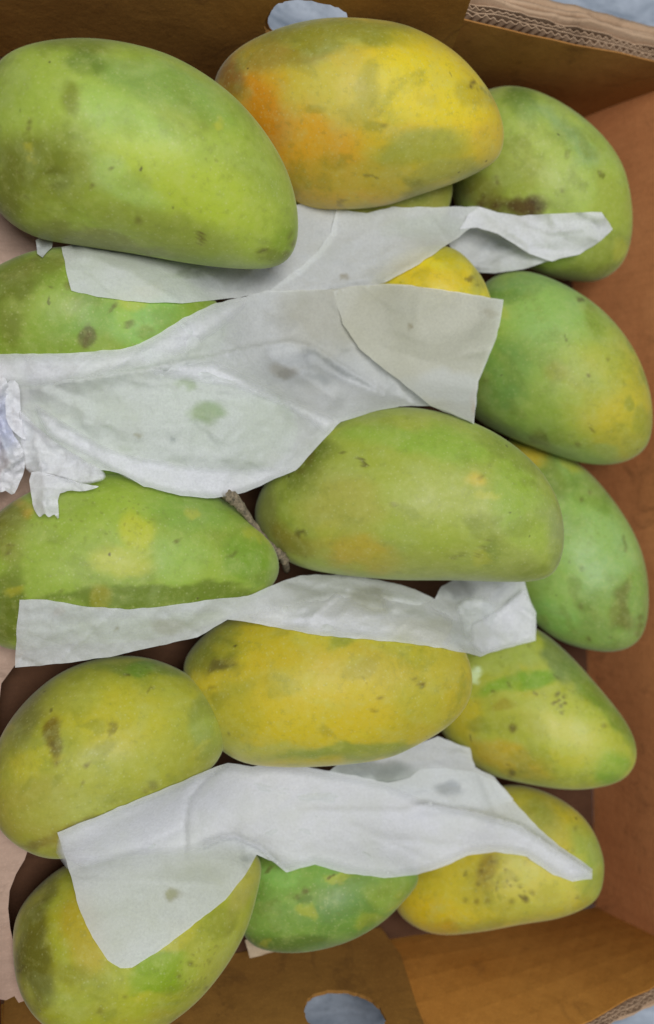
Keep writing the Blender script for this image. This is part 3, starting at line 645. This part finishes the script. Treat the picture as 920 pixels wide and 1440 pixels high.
# ------------------------------------------------------------------ paper
STEP = 4; U0, U1, V0, V1 = -80, 960, -40, 1500
GU = np.arange(U0, U1 + 1, STEP); GV = np.arange(V0, V1 + 1, STEP); NU, NV = len(GU), len(GV)
UU, VV = np.meshgrid(GU, GV)
DIR = ray(UU, VV); DN = DIR / np.linalg.norm(DIR, axis=-1)[..., None]; CF = DN @ FWD
BIG = 9.0
for k, m in MG.items():
    D = np.full(UU.shape, BIG); lo, hi = m['out'].min(0) - 8, m['out'].max(0) + 8
    js = np.where((GV >= lo[1]) & (GV <= hi[1]))[0]; is_ = np.where((GU >= lo[0]) & (GU <= hi[0]))[0]
    for j in js:
        for i in is_:
            h = m['bvh'].ray_cast(Vector(EYE), Vector(DN[j, i]))
            if h[0] is not None: D[j, i] = h[3] * CF[j, i]
    m['D'] = D

def blur(D):
    E = np.pad(D, 1, mode='edge')
    return (E[:-2, 1:-1] + E[2:, 1:-1] + E[1:-1, :-2] + E[1:-1, 2:]) / 4

def floor_depth(z): return (EYE[2] - z) / (-DIR[..., 2]) * F_PX

def drape(supports, above, zmin, extra=(), iters=260, sag=0.0, gap=0.0007):
    Sup = np.full(UU.shape, BIG)
    for k in supports: Sup = np.minimum(Sup, MG[k]['D'] - gap)
    for e in extra: Sup = np.minimum(Sup, e - gap)
    Sup = np.minimum(Sup, floor_depth(zmin))
    Abv = np.full(UU.shape, -BIG)
    for k in above:
        m = MG[k]; Abv = np.where(m['D'] < BIG, np.maximum(Abv, m['D'] + 0.0015 + 0 * Abv), Abv)
        pl = ((m['C'] - EYE) @ m['n']) / (DIR @ m['n']) * F_PX
        Abv = np.where(m['D'] < BIG, np.maximum(Abv, pl + 0.001), Abv)
    D = Sup.copy()
    for it in range(iters):
        D = np.minimum(Sup, blur(D) + sag); D = np.maximum(D, Abv)
    SUP[id(D)] = Sup + gap; KEEP.append(D)
    return D
SUP, KEEP = {}, []

def bil(D, u, v):
    x = np.clip((u - U0) / STEP, 0, NU - 1.001); y = np.clip((v - V0) / STEP, 0, NV - 1.001)
    i = x.astype(int); j = y.astype(int); fx, fy = x - i, y - j
    return (D[j, i] * (1 - fx) + D[j, i + 1] * fx) * (1 - fy) + (D[j + 1, i] * (1 - fx) + D[j + 1, i + 1] * fx) * fy

def seg_dist(u, v, line):
    best = np.full(u.shape, 1e9); side = np.zeros(u.shape)
    for (a, b) in zip(line[:-1], line[1:]):
        a, b = np.array(a, float), np.array(b, float); ab = b - a; L2 = ab @ ab
        t = np.clip(((u - a[0]) * ab[0] + (v - a[1]) * ab[1]) / L2, 0, 1)
        dx, dy = u - a[0] - t * ab[0], v - a[1] - t * ab[1]; d = np.hypot(dx, dy)
        s = np.sign(ab[0] * dy - ab[1] * dx); m = d < best; best = np.where(m, d, best); side = np.where(m, s, side)
    return best, side

def layer_mesh(poly, D, lift=0.0, ridges=(), crinkle=0.0005, cs=1.0, seed=0, stains_and_shade=(), wet=(), res=3.6, auto=12, adir=0.15, feather=0, smooth_edge=1, rough_edge=0.5):
    """one layer of a sheet: draped grid, cut to the outline"""
    out = catmull(poly, smooth_edge)
    dense = []
    for a, b in zip(out, np.roll(out, -1, 0)):
        k = max(1, int(round(np.linalg.norm(b - a) / res)))
        dense += [a + (b - a) * i / k for i in range(k)]
    dense = np.array(dense); nb = len(dense)
    dense = dense + rough_edge * np.stack([noise3(uv3(dense[:, 0], dense[:, 1]), .09, seed + 1), noise3(uv3(dense[:, 0], dense[:, 1]), .09, seed + 2)], -1) * 1.6
    r = np.random.default_rng(seed)
    lo, hi = dense.min(0), dense.max(0)
    xs, ys = np.meshgrid(np.arange(lo[0], hi[0], res), np.arange(lo[1], hi[1], res)); g = np.stack([xs.ravel(), ys.ravel()], -1)
    g += r.uniform(-.28, .28, g.shape) * res
    # inside test
    ins = np.zeros(len(g), bool)
    for a, b in zip(dense, np.roll(dense, -1, 0)):
        c = ((a[1] > g[:, 1]) != (b[1] > g[:, 1]))
        with np.errstate(divide='ignore', invalid='ignore'):
            ins ^= c & (g[:, 0] < (b[0] - a[0]) * (g[:, 1] - a[1]) / (b[1] - a[1]) + a[0])
    g = g[ins]
    dmin = np.min(np.hypot(g[:, None, 0] - dense[None, :, 0], g[:, None, 1] - dense[None, :, 1]), axis=1) if len(g) else np.zeros(0)
    g = g[dmin > res * 0.45]
    pts = np.vstack([dense, g])
    vs, es, fs, *_ = delaunay_2d_cdt([Vector(p) for p in pts], [(i, (i + 1) % nb) for i in range(nb)], [], 1, 1e-6)
    q = np.array([tuple(v) for v in vs]); u, v = q[:, 0], q[:, 1]
    LF = lift(u, v) if callable(lift) else lift
    d = bil(D, u, v) - LF
    p3 = uv3(u, v, seed * 3.3)
    if crinkle:
        w1 = 1 - np.abs(fbm(uv3(u * 1.0 + 30 * fbm(p3, .01, 2, seed), v * 1.0, seed), .016 * cs, 3, seed + 3)) * 2.2
        w2 = 1 - np.abs(fbm(uv3(u * .5, v * 1.0 + 24 * fbm(p3, .013, 2, seed + 8), seed), .034 * cs, 3, seed + 4)) * 2.2
        d -= crinkle * (w1 * 1.2 + w2 * 0.8) + crinkle * .5 * fbm(p3, .1 * cs, 2, seed + 6)
    if auto:
        rr = random.Random(seed * 13 + 5); span = hi - lo; extra = []
        for _ in range(auto):
            cx, cy = rr.uniform(lo[0], hi[0]), rr.uniform(lo[1], hi[1]); ang = rr.gauss(adir, 0.5); ln = rr.uniform(.12, .32) * max(span)
            k_ = rr.uniform(-.35, .35)
            extra.append(([(cx - ln * math.cos(ang - k_), cy - ln * math.sin(ang - k_)), (cx, cy), (cx + ln * math.cos(ang + k_), cy + ln * math.sin(ang + k_))], rr.choice((1, 1, -1)) * rr.uniform(.0004, .0012), rr.uniform(3.5, 10), rr.choice(('ridge', 'left', 'right'))))
        ridges = list(ridges) + extra
    for rg in ridges:
        line, amp, wd = rg[:3]; mode = rg[3] if len(rg) > 3 else 'ridge'
        ds, sd = seg_dist(u, v, line); amp *= 1.25
        if mode == 'ridge': d -= amp * np.exp(-ds / wd)
        else:                                   # one-sided step falling away from the line
            sgn = 1 if mode == 'left' else -1
            d -= amp * np.where(sd * sgn > 0, np.exp(-ds / wd), np.exp(-ds / (wd * 0.22)))
    if id(D) in SUP: d = np.minimum(d, bil(SUP[id(D)], u, v) - 0.0003 - 0.6 * np.maximum(LF, 0))
    pos = PD(u, v, d)
    st = np.ones((len(q), 3)); wt = np.zeros(len(q))
    pu, pv = u + 6 * fbm(p3, .05, 3, seed + 11), v + 6 * fbm(p3, .05, 3, seed + 12)
    for (x, y, rx, ry, cc, a_) in stains_and_shade:
        w = np.clip(1.4 - np.hypot((pu - x) / rx, (pv - y) / ry), 0, 1) / 1.0; w = np.clip(w * 1.6, 0, 1) * a_
        st = st * (1 - w[:, None]) + np.array(cc) * w[:, None]
    for (x, y, rx, ry, a_) in wet:
        w = np.clip((1.25 - np.hypot((pu - x) / rx, (pv - y) / ry)) * 2, 0, 1) * a_; wt = np.maximum(wt, w)
    if feather:
        e, _ = seg_dist(u, v, [tuple(p) for p in np.vstack([dense, dense[:1]])])
        wt = np.maximum(wt, np.clip(1 - e / feather, 0, 1) ** 1.0 * 0.85)
    return pos, [tuple(f) for f in fs], st, wt

def paper(name, label, layers, group='sheets of tissue paper on the mangoes'):
    V, F, ST, WT, MI = [], [], [], [], []; n = 0
    for thick_lit, L in layers:
        pos, fs, st, wt = L
        V.append(pos); F += [tuple(i + n for i in f) for f in fs]; MI += [thick_lit] * len(fs); ST.append(st); WT.append(wt); n += len(pos)
    V = np.vstack(V); C0 = V.mean(0)
    o = link_mesh(name, V - C0, F, M_PAPER, attr={'stain_and_shade': np.vstack(ST), 'wet': np.repeat(np.concatenate(WT)[:, None], 3, 1)})
    o.data.materials.append(M_PAPER_THICK_LIT); o.data.polygons.foreach_set('material_index', MI)
    o.location = C0; tag(o, label, 'tissue paper', group); return o

BEI = (0.80, 0.77, 0.64); GRY = (0.62, 0.64, 0.66); GRN = (0.72, 0.80, 0.60); BRN = (0.55, 0.48, 0.34)

# first strip: from under the largest mango to the top right mango
D1 = drape(['M4', 'M5', 'M3', 'M2b', 'M7'], ['M1', 'M2'], 0.085)
D1b = drape(['M3', 'M7', 'M2b'], ['M5'], 0.075)
paper('tissue_paper', 'uppermost tissue strip running from under the largest mango to the top right one', [
    (0, layer_mesh([(87, 347), (150, 335), (260, 345), (350, 355), (385, 330), (400, 290), (430, 285), (476, 292), (474, 330), (452, 360), (420, 388), (382, 410), (338, 418), (303, 422), (256, 426), (199, 425), (138, 418), (101, 408), (93, 380)], D1, 0, [([(400, 300), (380, 360), (330, 400)], .0012, 14)], .0004, seed=1,
        stains_and_shade=[(270, 385, 22, 6, GRN, .5), (330, 395, 60, 12, GRY, .5)], wet=[(267, 384, 20, 6, .2)])),
    (0, layer_mesh([(376, 411), (400, 392), (425, 374), (448, 352), (466, 326), (473, 294), (516, 300), (550, 291), (606, 291), (674, 290), (698, 298), (668, 317), (631, 343), (590, 371), (541, 397), (516, 402), (440, 409)], D1, .0010, [([(450, 350), (473, 300)], .0012, 8), ([(540, 395), (631, 343), (690, 300)], .0016, 9)], .0004, seed=2,
        stains_and_shade=[(484, 385, 5, 4, BRN, .7), (600, 320, 50, 16, GRN, .3)])),
    (0, layer_mesh([(631, 343), (655, 320), (700, 312), (742, 340), (790, 355), (776, 366), (742, 377), (696, 384), (674, 383), (650, 372)], D1b, -.0005, [([(668, 322), (742, 357)], -.004, 12)], .0008, seed=3, stains_and_shade=[(700, 340, 30, 12, GRY, .6)])),  # grey patch paints the shade of the hollow under the twist
    (1, layer_mesh([(646, 322), (660, 300), (674, 291), (700, 298), (730, 303), (776, 300), (846, 298), (862, 322), (843, 340), (815, 357), (776, 367), (745, 357), (722, 342), (700, 328), (672, 320)], D1, .0022, [([(676, 292), (708, 318), (745, 345)], .0028, 12), ([(776, 330), (850, 310)], .0008, 14)], .0008, seed=4)),
])

# big central sheet
D2 = drape(['M4', 'M6', 'M9', 'M5', 'M7', 'M8'], [], 0.088, extra=[np.where((UU > 330) & (UU < 640) & (VV < 425), D1 - .0012, BIG)])
R2 = [([(80, 538), (200, 520), (250, 510), (297, 502), (354, 489), (406, 481), (443, 489), (490, 520), (542, 552), (570, 565)], .0034, 13, 'left'),
      ([(230, 520), (300, 530), (354, 548), (406, 572), (452, 595)], .0026, 10, 'right'),
      ([(130, 494), (98, 530), (60, 545)], .0012, 9), ([(196, 488), (170, 510), (110, 538)], .0014, 10), ([(440, 505), (480, 530), (530, 550), (580, 566)], -.0055, 11), ([(380, 500), (420, 525), (470, 560)], -.0030, 12),
      ([(330, 470), (270, 490), (240, 510)], .0010, 12), ([(150, 545), (240, 580), (300, 590)], .0009, 14), ([(60, 550), (160, 600), (260, 640), (380, 650)], .0012, 12), ([(400, 660), (445, 610), (474, 590)], .0016, 8)]
P2poly = [(-25, 500), (0, 498), (50, 497), (98, 497), (130, 494), (176, 490), (196, 483), (225, 468), (260, 446), (303, 426), (328, 421), (375, 409), (420, 408), (459, 407), (500, 402), (537, 399), (575, 401), (615, 406), (660, 413), (709, 422), (704, 448), (699, 473), (686, 505), (673, 536), (670, 566), (667, 596), (636, 583), (605, 571), (563, 571), (521, 580), (480, 593), (459, 614), (438, 638), (417, 661), (380, 677), (344, 693), (302, 701), (254, 697), (202, 684), (176, 669), (155, 662), (120, 660), (60, 660), (20, 650), (-25, 640)]
P2poly = [p for p in P2poly]
crL = .0028
paper('tissue_paper', 'widest crumpled tissue sheet spread across the middle, bunched up at the left edge', [
    (0, layer_mesh(P2poly, D2, 0, R2, .0008, seed=11, stains_and_shade=[(292, 582, 24, 14, GRN, .6), (262, 541, 12, 8, GRN, .5), (195, 613, 5, 4, BRN, .6), (240, 622, 5, 4, GRY, .8), (430, 520, 60, 22, GRY, .45), (395, 522, 16, 9, BRN, .4), (571, 464, 3, 3, BRN, .8), (450, 530, 14, 6, GRY, .7), (405, 450, 26, 10, GRY, .3), (670, 450, 14, 5, BRN, .4), (583, 533, 6, 5, BRN, .5), (480, 440, 80, 50, BEI, .75)], wet=[(292, 582, 24, 15, .32), (262, 541, 12, 8, .2), (400, 525, 12, 8, .15)])),  # grey patches along the valley paint fold shade beside the real stains
    (0, layer_mesh([(468, 409), (500, 403), (537, 400), (575, 402), (615, 407), (660, 414), (708, 423), (703, 448), (698, 473), (685, 505), (672, 536), (669, 566), (666, 595), (636, 582), (605, 570), (589, 557), (566, 538), (542, 520), (505, 490), (482, 455)], D2, lambda u, v: .0004 + .0034 * np.clip((v - 425 + 0.25 * (u - 470)) / 80, 0, 1), [([(482, 450), (505, 490), (542, 520), (589, 557)], .0014, 8)], .0004, cs=.7, seed=12, stains_and_shade=[(590, 480, 140, 110, BEI, .95), (571, 464, 3, 3, BRN, .9), (690, 440, 12, 5, BRN, .4), (666, 560, 5, 22, (0.8, .6, .45), .6), (630, 545, 60, 20, (.86, .86, .82), .7)])),
    (1, layer_mesh([(-25, 500), (0, 499), (98, 498), (176, 491), (225, 469), (265, 447), (300, 430), (350, 418), (330, 448), (300, 470), (262, 496), (190, 519), (80, 541), (30, 543), (-25, 538)], D2, .0016, [([(60, 545), (98, 530), (135, 496)], .0022, 9), ([(110, 538), (170, 512), (196, 488)], .002, 9)], .0006, seed=13, feather=14, smooth_edge=2)),  # whiter band painting the light on a raised fold
    (1, layer_mesh([(205, 521), (250, 509), (300, 507), (354, 530), (400, 556), (440, 574), (474, 590), (459, 612), (448, 604), (406, 576), (328, 545), (250, 535)], D2, .0020, [([(205, 521), (300, 518), (400, 566), (470, 592)], .002, 8)], .0007, seed=14, feather=12, smooth_edge=2)),
    (1, layer_mesh([(47, 566), (70, 580), (120, 612), (163, 633), (250, 652), (330, 660), (412, 657), (380, 676), (344, 692), (302, 700), (254, 696), (202, 683), (155, 661), (120, 640), (75, 618), (55, 590)], D2, .0020, [([(47, 566), (120, 612), (200, 645)], .0022, 7)], .0008, seed=15, feather=9, smooth_edge=2)),
    (1, layer_mesh([(28, 576), (40, 588), (75, 617), (114, 643), (143, 660), (146, 674), (114, 681), (78, 671), (42, 665), (30, 640), (26, 600)], D2, .0036, [([(33, 584), (75, 617), (143, 663)], .003, 7), ([(60, 660), (50, 620)], .003, 6)], .0014, cs=1.6, seed=16, feather=4, smooth_edge=3)),
    (1, layer_mesh([(44, 664), (80, 670), (118, 680), (139, 684), (120, 690), (84, 694), (83, 728), (76, 724), (68, 727), (62, 722), (55, 726), (46, 708)], D2, .0030, [([(62, 670), (64, 724)], .002, 6)], .0012, cs=1.6, seed=17, feather=0, smooth_edge=3)),
    (1, layer_mesh([(10, 540), (26, 540), (29, 575), (32, 604), (37, 618), (20, 608), (9, 588)], D2, .0060, [], .0012, cs=2, seed=18, feather=0, smooth_edge=3)),
    (1, layer_mesh([(-30, 536), (8, 533), (13, 570), (16, 604), (32, 632), (34, 660), (20, 694), (8, 690), (0, 692), (-30, 690)], D2, .0034, [([(0, 540), (-4, 600), (14, 650)], .006, 8), ([(30, 640), (5, 660), (-10, 690)], .005, 7), ([(-12, 560), (8, 610)], -.005, 6)], .0022, cs=2.2, seed=19, feather=0, smooth_edge=3, stains_and_shade=[(0, 600, 20, 40, (.72, .76, .92), .7)])),
])

# second strip
D3 = drape(['M9', 'M10', 'M12', 'M11', 'M8b'], ['M8'], 0.085)
paper('tissue_paper', 'long narrow tissue strip below the central mango, straight cut at its left end', [
    (0, layer_mesh([(28, 843), (65, 844), (122, 853), (183, 857), (243, 851), (304, 842), (348, 838), (374, 827), (400, 816), (423, 809), (476, 808), (520, 813), (554, 820), (584, 829), (612, 842), (620, 825), (640, 815), (680, 812), (737, 814), (747, 846), (755, 862), (754, 901), (710, 912), (676, 923), (623, 912), (571, 904), (510, 899), (445, 893), (380, 881), (356, 876), (320, 871), (278, 896), (217, 910), (152, 924), (87, 933), (21, 939), (24, 877)], D3, 0,
        [([(320, 871), (400, 850), (470, 835), (540, 840), (615, 850)], .0016, 14), ([(613, 838), (640, 860), (690, 870), (740, 835)], .002, 10), ([(300, 850), (220, 900)], .0008, 18), ([(700, 828), (665, 870), (660, 910)], .0022, 9), ([(560, 860), (620, 880), (690, 915)], .0010, 12)], .0006, seed=21,
        stains_and_shade=[(238, 880, 26, 9, BRN, .35), (163, 883, 4, 3, BRN, .6), (520, 838, 26, 14, (.75, .74, .58), .6), (85, 858, 8, 6, (.8, .7, .66), .4), (590, 890, 40, 16, (.85, .84, .66), .5), (640, 830, 26, 12, GRY, .5)], wet=[(520, 836, 24, 10, .12), (645, 828, 24, 10, .25)])),
    (1, layer_mesh([(350, 868), (385, 853), (423, 845), (458, 833), (484, 835), (510, 850), (540, 857), (536, 828), (584, 831), (612, 846), (640, 872), (660, 900), (674, 921), (623, 911), (571, 903), (510, 898), (445, 892), (380, 880)], D3, .0010, [], .0008, seed=22, feather=14, smooth_edge=2, stains_and_shade=[(600, 885, 50, 16, (.9, .88, .72), .5)])),
    (0, layer_mesh([(640, 850), (665, 836), (690, 842), (700, 862), (680, 875), (655, 905), (648, 880)], D3, .0030, [([(640, 850), (690, 845)], .002, 6)], .0012, cs=2, seed=23, feather=8, smooth_edge=2)),
    (1, layer_mesh([(662, 878), (700, 858), (738, 826), (747, 846), (754, 862), (753, 900), (710, 911), (678, 921), (660, 905)], D3, .0026, [([(665, 876), (700, 856), (738, 830)], .0025, 7)], .0010, cs=1.5, seed=24, feather=5, smooth_edge=1)),
])

# lowest sheet
D4 = drape(['M12', 'M14', 'M15', 'M13', 'M11'], ['M10'], 0.080)
P4up = [(455, 1090), (480, 1072), (530, 1066), (560, 1058), (591, 1045), (616, 1036), (632, 1042), (661, 1052), (668, 1079), (696, 1093), (723, 1125), (680, 1140), (600, 1130), (540, 1120)]
P4 = [(81, 1171), (147, 1144), (203, 1120), (260, 1097), (303, 1079), (321, 1073), (356, 1078), (382, 1075), (430, 1079), (465, 1085), (505, 1092), (545, 1101), (575, 1094), (591, 1082), (625, 1080), (668, 1086), (696, 1098), (723, 1127), (759, 1166), (787, 1189), (812, 1207), (834, 1222), (832, 1236), (805, 1240), (778, 1230), (741, 1205), (696, 1198), (659, 1203), (623, 1219), (586, 1230), (540, 1235), (486, 1228), (443, 1216), (420, 1222), (403, 1227), (382, 1211), (361, 1202), (347, 1227), (317, 1266), (277, 1297), (234, 1331), (205, 1349), (186, 1361), (169, 1362), (151, 1350), (130, 1318), (112, 1279), (99, 1231)]
R4 = [([(316, 1077), (285, 1100), (266, 1125), (260, 1160), (262, 1190)], .0024, 9, 'left'), ([(285, 1192), (310, 1180), (330, 1177), (364, 1192), (403, 1226)], .0032, 9, 'right'), ([(595, 1130), (668, 1141), (732, 1161), (832, 1228)], .0030, 12, 'left'), ([(440, 1139), (560, 1140), (600, 1132)], .0014, 14, 'left'),
      ([(660, 1060), (680, 1100), (700, 1150)], .0018, 9), ([(545, 1101), (600, 1110), (640, 1130)], .0014, 12), ([(100, 1225), (180, 1200), (258, 1165)], .0012, 12), ([(645, 1200), (590, 1180), (520, 1190)], .0008, 16), ([(690, 1095), (720, 1150)], .0014, 8)]
paper('tissue_paper', 'lowest white tissue sheet twisting from the left mangoes to the bottom right yellow one', [
    (0, layer_mesh(P4up, D4, -.0002, [([(500, 1085), (600, 1070), (650, 1060)], .001, 12)], .0006, seed=31, stains_and_shade=[(520, 1085, 60, 14, (.66, .74, .66), .6), (628, 1112, 16, 9, BRN, .4)], wet=[(520, 1080, 60, 14, .25)])),
    (0, layer_mesh(P4, D4, .0010, R4, .0003, cs=.6, seed=32, stains_and_shade=[(243, 1258, 10, 7, BRN, .7), (628, 1110, 18, 9, GRY, .7), (240, 1255, 110, 70, (.92, .94, .88), .4), (345, 1205, 8, 6, GRY, .6)], wet=[(243, 1258, 9, 6, .3), (628, 1108, 16, 8, .2)])),
    (1, layer_mesh([(82, 1172), (147, 1145), (203, 1121), (260, 1098), (303, 1080), (321, 1075), (356, 1080), (382, 1077), (430, 1081), (505, 1094), (545, 1103), (600, 1125), (668, 1141), (732, 1161), (780, 1190), (833, 1226), (805, 1238), (778, 1228), (741, 1203), (696, 1196), (659, 1201), (623, 1217), (586, 1228), (540, 1233), (486, 1226), (443, 1214), (403, 1225), (382, 1209), (360, 1195), (330, 1181), (300, 1186), (262, 1200), (180, 1205), (94, 1222)], D4, .0019, R4, .0004, cs=.6, seed=33, feather=12, smooth_edge=2)),
])

# small torn scraps
D5 = drape(['M4'], ['M1'], 0.086)
sc = paper('tissue_scrap', 'tiny grey paper scrap between the left edge and the largest green mango', [(0, layer_mesh([(50, 338), (60, 332), (74, 336), (73, 348), (60, 362), (52, 356)], D5, .001, [], .001, cs=3, seed=41, stains_and_shade=[(60, 345, 20, 20, GRY, .6)])) ], group='torn scraps of paper')
D6 = drape(['M15'], [], 0.060)
Dc = floor_depth(0.062)
sc2 = paper('paper_scrap', 'beige paper corner sticking out below the small fresh green mango', [(1, layer_mesh([(345, 1322), (380, 1315), (420, 1318), (400, 1336), (352, 1347)], np.maximum(Dc, 0), 0, [], .0006, seed=42, stains_and_shade=[(370, 1330, 60, 40, (.78, .62, .42), 1)]))], group='torn scraps of paper')
